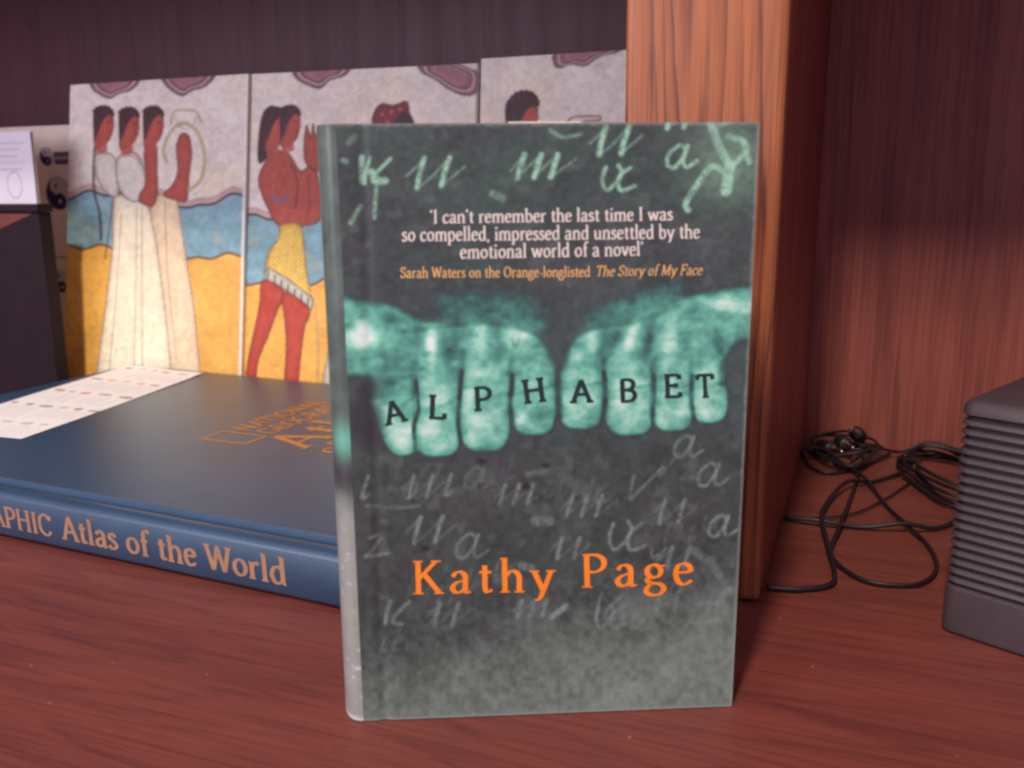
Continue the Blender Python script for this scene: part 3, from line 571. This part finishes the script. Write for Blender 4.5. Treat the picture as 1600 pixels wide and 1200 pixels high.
def ground(P, top_edge, low_edge, seed):
    x, y = P.x, P.y; n = fbm(x / 40, y / 40, seed); n2_ = fbm(x / 7, y / 7, seed + 50, 3)
    P.c = lin(CREAM) * (.82 + .26 * n + .16 * n2_)[:, None]
    warm = smooth(.5, .8, fbm(x / 70, y / 70, seed + 9)); P.c *= 1 + (np.array((1.04, .98, .88)) - 1) * warm[:, None]
    wav = 3.5 * np.sin(x / 9 + seed) + 3 * np.sin(x / 17 + 1.3 * seed)
    te = np.interp(x, *zip(*top_edge)) + wav; le = np.interp(x, *zip(*low_edge)) + .8 * (3.5 * np.sin(x / 8 + 2 * seed) + 2.5 * np.sin(x / 15))
    band = lambda d, wd: 1 - smooth(wd * .4, wd, np.abs(d))
    P.mix((200, 160, 150), smooth(-13, -10, y - te) * (1 - smooth(-4, -1, y - te)) * .8)
    bcol = lin(BLUE) * (.72 + .45 * fbm(x / 14, y / 14, seed + 3) + .2 * n2_)[:, None]; bl = smooth(-2, 1, y - te)
    P.mix(bcol, bl); P.mix((176, 182, 164), bl * smooth(.6, .72, fbm(x / 20, y / 12, seed + 4)) * .5)
    P.mix(LINE, band(y - te, 3.2) * .9)
    ocol = lin(OCHRE) * (.72 + .4 * n + .22 * n2_)[:, None]; P.mix(ocol, smooth(-1.5, 1.5, y - le)); P.mix((120, 82, 60), band(y - le, 3.4) * .85)
    P.mix((246, 190, 110), smooth(le.mean() - 10, 600, y) * .10 * (y > le))
def cloud(P, pts):
    P.fill(pts, CLOUD, .95, soft=1.5, outline=LINE, ow=2.4)
    c = np.mean(pts, 0)
    for k, col in ((.82, (206, 186, 184)), (.70, (120, 66, 84)), (.50, (178, 130, 138))):
        Q = [(c[0] + (a - c[0]) * k, c[1] + (b - c[1]) * k - 4 * (1 - k)) for a, b in pts]; P.stroke(Q, col, 2.6, .85)
def head(P, cx, cy, s):
    P.fill([(cx - 14 * s, cy - 18 * s), (cx + 6 * s, cy - 23 * s), (cx + 15 * s, cy - 14 * s), (cx + 16 * s, cy + 4 * s), (cx + 12 * s, cy + 22 * s), (cx + 2 * s, cy + 34 * s), (cx - 14 * s, cy + 40 * s), (cx - 15 * s, cy + 6 * s)], SKIN, 1, outline=(110, 48, 44), ow=1.2)
    P.fill([(cx - 17 * s, cy - 12 * s), (cx - 10 * s, cy - 24 * s), (cx + 8 * s, cy - 27 * s), (cx + 17 * s, cy - 16 * s), (cx + 9 * s, cy - 13 * s), (cx + 3 * s, cy - 8 * s), (cx - 3 * s, cy + 1 * s), (cx - 8 * s, cy + 14 * s), (cx - 15 * s, cy + 26 * s)], HAIR, 1)
    for k in range(7):
        a_ = math.radians(-150 + 24 * k); q = (cx - 1 * s + 16 * s * math.cos(a_), cy - 12 * s + 13.5 * s * math.sin(a_))
        P.fill([(q[0] - 4 * s, q[1]), (q[0], q[1] - 3.6 * s), (q[0] + 4 * s, q[1]), (q[0], q[1] + 3.6 * s)], HAIR, .95, soft=1.2)
    P.stroke([(cx - 12 * s, cy - 10 * s), (cx - 8 * s, cy + 4 * s), (cx - 12 * s, cy + 20 * s)], (120, 72, 70), 1.6, .5); P.stroke([(cx - 4 * s, cy - 18 * s), (cx + 6 * s, cy - 17 * s)], (120, 72, 70), 1.6, .5)
    P.fill([(cx + 14 * s, cy), (cx + 19 * s, cy + 7 * s), (cx + 14 * s, cy + 9 * s)], SKIN, 1, curve=False)
    P.stroke([(cx + 7 * s, cy - 1 * s), (cx + 12 * s, cy - 1 * s)], HAIR, 2, .8); P.stroke([(cx + 9 * s, cy + 14 * s), (cx + 14 * s, cy + 13 * s)], (120, 40, 40), 1.8, .8)
    P.fill([(cx - 10 * s, cy + 22 * s), (cx + 2 * s, cy + 24 * s), (cx + 6 * s, cy + 44 * s), (cx - 12 * s, cy + 48 * s)], SKIN, .9)
# panel 1: three robed walkers
C1 = [(110.0, 132.9), (388.1, 115.3), (376.3, 630.2), (99.4, 608.4)]
P1 = Print(210, 350, C1); ground(P1, [(90, 304), (200, 296), (300, 318), (395, 296)], [(90, 380), (200, 384), (300, 398), (395, 392)], 2)
cloud(P1, [(140, 120), (145, 138), (160, 148), (172, 152), (188, 144), (204, 140), (218, 126), (210, 112), (160, 110)])
cloud(P1, [(250, 112), (258, 130), (272, 142), (286, 148), (300, 140), (320, 134), (336, 118), (330, 100), (270, 100)])
P1.stroke([(148, 230), (147, 290), (156, 330), (158, 370)], HAIR, 5, .8); P1.stroke([(176, 310), (170, 360), (164, 400)], HAIR, 3, .6)
P1.fill([(182, 300), (236, 300), (244, 330), (290, 480), (318, 620), (240, 640), (236, 480), (222, 340)], (240, 214, 172), 1, curve=False, outline=(120, 96, 84))
P1.fill([(240, 300), (276, 296), (284, 350), (304, 480), (316, 622), (262, 622), (240, 400), (234, 330)], (238, 212, 176), 1, curve=False, outline=(140, 108, 92))
P1.fill([(178, 300), (230, 304), (244, 370), (258, 480), (272, 622), (146, 616), (162, 500), (176, 380)], ROBE, 1, curve=False, outline=(140, 112, 90))
for q in ([(214, 320), (212, 460), (208, 620)], [(222, 320), (222, 460), (222, 620)], [(190, 330), (180, 480), (166, 616)], [(258, 310), (262, 420), (276, 560)]): P1.stroke(q, (176, 142, 128), 2, .7)
for yy in (590, 597, 604): P1.stroke([(148, yy), (178, yy - 3)], (110, 90, 80), 1.6, .7)
P1.fill([(150, 240), (170, 236), (182, 250), (186, 290), (180, 304), (162, 292), (150, 268)], (232, 222, 206), 1, outline=(110, 80, 74))
P1.fill([(184, 244), (204, 234), (222, 250), (228, 290), (218, 310), (198, 306), (184, 282)], (236, 228, 214), 1, outline=(110, 80, 74))
for dx in (0, 5): P1.stroke([(186 + dx, 244 - dx), (206 + dx, 240 - dx), (222, 254 - dx)], (176, 96, 88), 2, .8)
P1.fill([(226, 232), (244, 226), (246, 260), (246, 300), (238, 318), (220, 312), (218, 300), (228, 280)], SKIN, 1, outline=(110, 48, 44), ow=1.2)
P1.fill([(256, 300), (270, 284), (278, 262), (276, 226), (284, 206), (296, 210), (300, 236), (296, 270), (292, 308), (276, 308)], SKIN, 1, outline=(110, 48, 44), ow=1.2)
P1.stroke([(262, 250), (256, 230), (270, 200), (290, 190), (310, 205), (320, 240), (314, 276), (296, 292)], (196, 178, 128), 6, .85); P1.stroke([(268, 190), (274, 172), (306, 172), (314, 188)], (190, 176, 136), 4, .8)
P1.stroke([(274, 178), (282, 196), (300, 196), (308, 178)], (176, 166, 150), 2, .7)
for cx, cy in ((162, 190), (202, 192), (240, 190)): head(P1, cx, cy, .96)
P1.mix((250, 246, 240), smooth(.981, .988, P1.u) * .7)
slab_panel('picture_panel', 'picture panel at far left showing three robed figures in white', (-.7577, .7286, .3038), (-.5433, .7287, .3040), (-.5555, .70, .0005), (-.770, .690, .0005), P1, .009, M['board_white'])
# panel 2: a youth with a patterned kilt, the rest behind the novel
C2 = [(392.6, 116.0), (747.9, 98.8), (733.9, 661.8), (380.4, 628.8)]
P2 = Print(230, 350, C2); ground(P2, [(380, 336), (420, 334), (500, 322), (560, 318), (760, 330)], [(380, 436), (470, 440), (520, 428), (760, 440)], 5)
cloud(P2, [(458, 104), (462, 120), (478, 130), (500, 136), (516, 124), (540, 116), (550, 100), (530, 90), (480, 92)])
cloud(P2, [(655, 96), (660, 112), (680, 122), (700, 136), (724, 146), (744, 142), (748, 116), (730, 106), (708, 98), (690, 92)])
P2.fill([(414, 250), (404, 275), (410, 300), (424, 330), (438, 348), (470, 348), (500, 338), (504, 300), (498, 272), (490, 250), (470, 262), (452, 236), (430, 232)], SKIN, 1, outline=(96, 40, 40), ow=1.4)
P2.stroke([(454, 250), (466, 280), (462, 320)], (110, 46, 44), 2.2, .8); P2.stroke([(426, 300), (440, 310), (452, 300)], (110, 120, 150), 5, .7); P2.stroke([(482, 270), (484, 310), (478, 340)], (110, 46, 44), 2, .7)
P2.fill([(478, 250), (476, 214), (480, 192), (486, 208), (490, 190), (494, 208), (502, 196), (504, 230), (500, 262)], (182, 84, 66), 1, outline=(96, 40, 40), ow=1.2)
P2.fill([(404, 250), (404, 206), (412, 172), (430, 164), (440, 200), (424, 236)], HAIR, 1)
head(P2, 430, 192, 1.0); head(P2, 454, 188, .95)
P2.fill([(440, 346), (470, 346), (476, 380), (480, 420), (488, 470), (470, 458), (440, 438), (416, 424), (420, 390), (436, 366)], (226, 186, 84), 1, outline=(120, 90, 60))
dots = (np.sin(P2.x * .85) * np.sin(P2.y * .8) > .25); idx, k, sd = P2.mask([(438, 362), (470, 362), (478, 420), (484, 460), (440, 430), (420, 415)], 2); P2.mix((246, 216, 130), k * dots[idx] * .8, idx)
P2.fill([(414, 420), (420, 412), (450, 430), (490, 462), (488, 480), (450, 450), (414, 432)], (206, 200, 182), 1, curve=False, outline=(70, 70, 70)); 
for t_ in np.linspace(.05, .95, 7): P2.stroke([(416 + 70 * t_, 416 + 48 * t_), (415 + 70 * t_, 430 + 46 * t_)], (60, 70, 80), 3, .8, curve=False)
P2.fill([(412, 432), (446, 452), (434, 480), (420, 520), (404, 560), (398, 600), (384, 600), (388, 560), (398, 510), (406, 470)], (192, 76, 60), 1, outline=(120, 50, 44))
P2.fill([(444, 452), (484, 478), (476, 510), (470, 560), (464, 606), (446, 606), (448, 540), (446, 500)], (196, 80, 64), 1, outline=(120, 50, 44))
P2.stroke([(494, 470), (498, 540), (496, 620)], (176, 150, 110), 5, .5)
P2.fill([(504, 600), (516, 540), (530, 520), (560, 520), (560, 640), (500, 640)], (196, 200, 180), .9, outline=(120, 110, 80))
head(P2, 618, 206, 1.2); P2.fill([(590, 250), (640, 246), (660, 330), (650, 400), (684, 640), (560, 640), (588, 400), (578, 320)], ROBE, 1, outline=(120, 96, 84)); P2.fill([(606, 262), (626, 258), (634, 330), (660, 340), (656, 352), (618, 348)], SKIN, 1, outline=(110, 48, 44))
P2.fill([(586, 196), (584, 176), (596, 160), (616, 162), (636, 156), (640, 172), (644, 190), (620, 200)], (138, 52, 58), 1, outline=HAIR); P2.fill([(616, 192), (630, 172), (646, 182), (646, 200)], HAIR, 1)
for q in ((598, 176), (612, 172), (626, 168), (606, 188)): P2.fill([(q[0] - 3, q[1]), (q[0], q[1] - 3), (q[0] + 3, q[1]), (q[0], q[1] + 3)], (196, 108, 104), .9)
P2.mix((120, 104, 104), smooth(.988, .996, P2.u) * .7)
slab_panel('picture_panel', 'middle picture panel showing a red figure in a yellow kilt, partly behind the novel', (-.5430, .7326, .3040), (-.3156, .7322, .3015), (-.317, .704, .0005), (-.5555, .704, .0005), P2, .004, M['board_white'])
# panel 3
C3 = [(752.1, 92.0), (1195.3, 64.3), (1157.8, 703.6), (740.0, 664.3)]
P3 = Print(230, 330, C3); ground(P3, [(740, 330), (1200, 340)], [(740, 440), (1200, 450)], 8)
cloud(P3, [(865, 86), (866, 100), (874, 106), (892, 100), (915, 102), (936, 88), (966, 80), (980, 66), (930, 62), (880, 70)])
head(P3, 820, 176, 1.25); P3.fill([(792, 200), (790, 162), (806, 150), (830, 146), (842, 156), (842, 166), (826, 170), (816, 186), (810, 204)], HAIR, 1)
P3.fill([(790, 205), (850, 205), (870, 280), (860, 380), (890, 620), (770, 620), (790, 380), (776, 280)], ROBE, 1, outline=(120, 96, 84))
P3.stroke([(886, 194), (894, 184), (916, 182), (936, 182), (936, 188), (914, 189)], (166, 128, 96), 4, .9)
slab_panel('picture_panel', 'rightmost picture panel showing one dark haired head, beside the oak post', (-.3115, .7284, .3043), (-.085, .7284, .3043), (-.085, .70, .0005), (-.3115, .70, .0005), P3, .009, M['board_white'])

# ================================================================== LEFT CLUTTER: symbol box, white document, dark case
sb = empty('symbol_card', (-.88, .7362, .0004)); tag(sb, 'cream card with black and white round symbols leaning behind the white document', 'card')
PB = Print(160, 230, [(-.99, .266), (-.7662, .266), (-.7662, 0), (-.99, 0)]); xb, yb = PB.x, PB.y
PB.c = lin((236, 216, 202)) * (.88 + .24 * fbm(xb * 60, yb * 60, 3))[:, None]
def yinyang(cx, cy, r, rot):
    c_, s_ = math.cos(rot), math.sin(rot)
    X = ((xb - cx) * c_ + (yb - cy) * s_) / r; Y = (-(xb - cx) * s_ + (yb - cy) * c_) / r; d = np.hypot(X, Y)
    dk = (X < 0); dk = np.where(np.hypot(X, Y - .5) < .5, False, dk); dk = np.where(np.hypot(X, Y + .5) < .5, True, dk)
    dk = np.where(np.hypot(X, Y - .5) < .14, True, dk); dk = np.where(np.hypot(X, Y + .5) < .14, False, dk)
    k = 1 - smooth(.94, 1.04, d); PB.mix((196, 180, 176), k); PB.mix((52, 38, 92), k * dk); PB.mix((70, 50, 80), (1 - smooth(.02, .06, np.abs(d - 1))) * .6)
yinyang(-.808, .2352, .0092, .2); yinyang(-.7975, .1975, .0165, .25); yinyang(-.8075, .1055, .012, .3); yinyang(-.93, .2, .02, .4)
PB.mix((52, 38, 92), ((np.abs(yb - .2335) < .0068) & (xb > -.7985)).astype(float) * .9); PB.mix((170, 150, 160), ((np.abs(yb - .2335) < .0014) & (xb > -.7985)).astype(float))
PB.mix((70, 54, 60), (np.abs(yb - .1315) < .0009).astype(float) * .9)
def box3(u, v): return np.stack([-.11 + .2238 * u, np.full_like(u, -.0003), .266 * v], 1)
PB.mesh('printed_face', box3, M['sheet'], sb)
box('card_stock', (-.1098, 0, 0), (.1137, .0022, .2659), M['board_white'], sb)

doc = empty('document', (-.78, .670, .0004)); tag(doc, 'white printed document with an oval drawing standing upright at the far left', 'paper')
PD = Print(110, 190, [(-.90, .2565), (-.757, .2565), (-.757, 0), (-.90, 0)]); xd, yd = PD.x, PD.y; PD.c[:] = lin((246, 238, 246))
for k in range(5): PD.stroke([(-.89, .246 - k * .0062), (-.768 - .005 * ((k * 7) % 3), .246 - k * .0062)], (120, 110, 140), .0012, .45, curve=False, soft=.0006)
dd = np.hypot((xd + .7845) / .0098, (yd - .2065) / .0125); PD.mix((120, 108, 150), (1 - smooth(.02, .09, np.abs(dd - 1))) * .6)
def doc3(u, v): return np.stack([-.12 + .143 * u, .004 * v + .001 * np.sin(4 * u), .2565 * v], 1)
PD.mesh('printed_face', doc3, M['sheet'], doc)
pyd('backing_card', [(-.12, .0018, 0), (.0228, .0018, 0), (.0228, .0058, .256), (-.12, .0058, .256), (-.12, .003, 0), (.0228, .003, 0), (.0228, .007, .256), (-.12, .007, .256)], [(0, 1, 2, 3), (5, 4, 7, 6), (1, 0, 4, 5), (2, 1, 5, 6), (3, 2, 6, 7), (0, 3, 7, 4)], M['board_white'], doc)

case = empty('dark_case', (-.731, .655, .0004)); tag(case, 'dark brown upright case with a thin lid beyond the left edge of the atlas', 'case')
box('body', (-.12, -.005, 0), (-.001, .010, .1805), M['dark_box'], case, bev=.0012)
box('lid', (-.122, -.0072, .1808), (.0005, .0115, .1885), M['dark_box'], case, bev=.0012)
pyd('lit_corner', [(-.0085, -.0056, .1795), (-.12, -.0056, .1795), (-.12, -.0056, .142), (-.0085, -.0053, .1795), (-.12, -.0053, .1795), (-.12, -.0053, .142)], [(0, 1, 2), (0, 3, 4, 1), (1, 4, 5, 2), (2, 5, 3, 0)], M['desk'], case)  # patch of light on the case face, modelled as a brown triangle

# ================================================================== SPEAKER
spk = empty('speaker', (.0393, .4325, .0004), math.radians(-25.3)); tag(spk, 'charcoal plastic speaker with horizontal ribs at the right edge of the desk', 'speaker')
SW, SD, SH = .105, .085, .1092
def rounded_rect(w_, d_, r, inset=0, n=5):
    pts = []; r2 = max(r - inset, .0008)
    for cx, cy, a0 in ((w_ - r, r, -90), (w_ - r, d_ - r, 0), (r, d_ - r, 90), (r, r, 180)):
        for k in range(n + 1): a = math.radians(a0 + 90 * k / n); pts.append((cx + r2 * math.cos(a), cy + r2 * math.sin(a)))
    return pts
def loft(name, rings, m, parent, smooth_=True):
    n = len(rings[0][0]); V = [(p[0], p[1], z) for ring, z in rings for p in ring]; F = []
    for j in range(len(rings) - 1):
        for i in range(n): F.append((j * n + i, j * n + (i + 1) % n, (j + 1) * n + (i + 1) % n, (j + 1) * n + i))
    F.append(tuple(range(n))[::-1]); F.append(tuple(range((len(rings) - 1) * n, len(rings) * n)))
    o = pyd(name, V, F, m, parent)
    if smooth_:
        for p in o.data.polygons: p.use_smooth = len(p.vertices) == 4
        try: o.data.set_sharp_from_angle(angle=math.radians(40))
        except Exception: pass
    return o
rr = lambda i: rounded_rect(SW, SD, .006, i)
loft('base', [(rr(.0025), 0), (rr(.0004), .001), (rr(0), .003), (rr(.0002), .0216), (rr(.0014), .0228), (rr(.0034), .0230)], M['plastic'], spk)
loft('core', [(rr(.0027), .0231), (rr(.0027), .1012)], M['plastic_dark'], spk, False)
NR = 18; pitch = (.1015 - .0240) / NR
rib0 = None
for k in range(NR):
    z0 = .0240 + pitch * k
    if rib0 is None:
        rib0 = loft('rib', [(rr(.0026), 0), (rr(.0012), .0002), (rr(.0004), .0008), (rr(.0006), .0020), (rr(.0014), .0027), (rr(.0026), .0029)], M['plastic'], spk); rib0.location.z = z0
    else:
        r_ = rib0.copy(); COL.objects.link(r_); r_.parent = spk; r_.location.z = z0
loft('top_cap', [(rr(.0026), .1016), (rr(.0012), .1018), (rr(.0004), .1026), (rr(.0006), .1062), (rr(.0022), .1082), (rr(.0046), .1092)], M['plastic'], spk)

# ================================================================== CABLES
R = .0017
def cable(label, pts, r=R, name='cable'):
    p0 = np.array(pts[0]); e = empty(name, tuple(p0)); tag(e, label, 'cable', 'black cables tangled on the desk')
    tube('cord', [np.array(p) - p0 for p in pts], r * .72, M['rubber'], e); return e
z = .0024
cable('thin black cable making the big loop nearest the front beside the speaker', [(-.003, .735, .006), (.004, .70, z), (.001, .655, z), (-.003, .60, z), (-.007, .545, .0055), (-.0105, .51, z), (-.006, .490, z), (.006, .474, z), (.020, .472, z), (.035, .480, z), (.043, .505, z), (.040, .535, z), (.030, .560, .004), (.018, .600, z), (.006, .640, .0055), (-.008, .675, z), (-.022, .690, z)], .0016)
cable('straight black cable crossing from the divider towards the speaker', [(-.039, .552, z), (-.02, .549, .0045), (.005, .552, z), (.027, .555, .0065), (.045, .565, z), (.058, .585, z), (.070, .63, z), (.075, .69, z)], .0019)
cable('black cable bent sharply in front of the divider foot', [(-.0385, .447, z), (-.022, .451, z), (-.0085, .462, z), (-.0075, .478, .003), (-.012, .505, .0062), (-.0175, .545, .0075), (-.017, .58, .004), (-.006, .625, .0065), (.010, .645, z), (.026, .668, z), (.036, .69, z)], .0019)
crs = random.Random(11)
def jit(pts, a): return [(p[0] + crs.uniform(-a, a), min(p[1] + crs.uniform(-a, a), .735), max(p[2] + crs.uniform(-a, a) * .5, .002)) for p in pts]
coil = []
for k in range(5):
    d = .0045 * k
    coil += jit([(.030 + d * .4, .664 + d, z + .002 * k), (.042, .636 + d, z + .0022 * k), (.056, .612 + d, z + .002 * k), (.074, .612 + d, z + .002 * k), (.086, .65, z + .002 * k), (.080, .69, z + .002 * k), (.060, .722 - d, z + .0034 * k), (.040, .722 - d * .8, z + .0034 * k), (.030, .70 - d, z + .002 * k)], .0045)
cable('black cable coiled in several loose turns behind the speaker by the back panel', coil, .0018)
cable('stray thin black cable running under the bundle towards the divider', [(.034, .652, z), (.018, .61, z), (.0, .575, z), (-.02, .560, z), (-.039, .556, z)], .0010)
coil = []
for k in range(5):
    d = .003 * k
    coil += jit([(-.037, .700 - d, z + .002 * k), (-.024, .672 + d, z + .002 * k), (-.010 + d, .662 + d, z + .002 * k), (.004, .690, z + .003 * k), (.016 - d, .716 - d, z + .003 * k), (-.004, .728, z + .003 * k), (-.026, .720 - d, z + .003 * k)], .008)
cable('black cable bunched up under the plugs in the back corner beside the divider', coil, .0015)
cable('thin black cable trailing along the foot of the back panel', jit([(-.034, .715, z), (-.012, .70, .008), (.012, .705, .010), (.028, .722, .006), (.048, .728, .012), (.070, .722, .012), (.095, .71, z)], .003), .0013)
def plug(label, p, d, tip=True):
    e = empty('cable_plug', p); e.rotation_euler = Vector(d).to_track_quat('Z', 'Y').to_euler(); tag(e, label, 'plug', 'cable plugs by the back panel')
    def lathe(name, prof, m):
        n = 12; V = [(r * math.cos(2 * math.pi * k / n), r * math.sin(2 * math.pi * k / n), zz) for r, zz in prof for k in range(n)]
        F = [(j * n + i, j * n + (i + 1) % n, (j + 1) * n + (i + 1) % n, (j + 1) * n + i) for j in range(len(prof) - 1) for i in range(n)] + [tuple(range(n))[::-1], tuple(range((len(prof) - 1) * n, len(prof) * n))]
        return pyd(name, V, F, m, e, smooth=True)
    lathe('grip', [(.002, 0), (.003, .002), (.0052, .006), (.0056, .018), (.0046, .0205)], M['rubber'])
    lathe('pin', [(.0028, .0207), (.0028, .0215), (.0018, .0222), (.0018, .030), (.0021, .031), (.0012, .0335), (.0004, .0342)], M['nickel'])
plug('black jack plug with a nickel pin, topmost on the tangled cables', (.002, .722, .012), (-.25, -.85, .42))
plug('black jack plug lying left of the topmost plug on the cables', (-.016, .716, .010), (.35, -.9, .12))
plug('black jack plug at the left end of the tangle beside the divider', (-.030, .708, .008), (.55, -.8, .10))
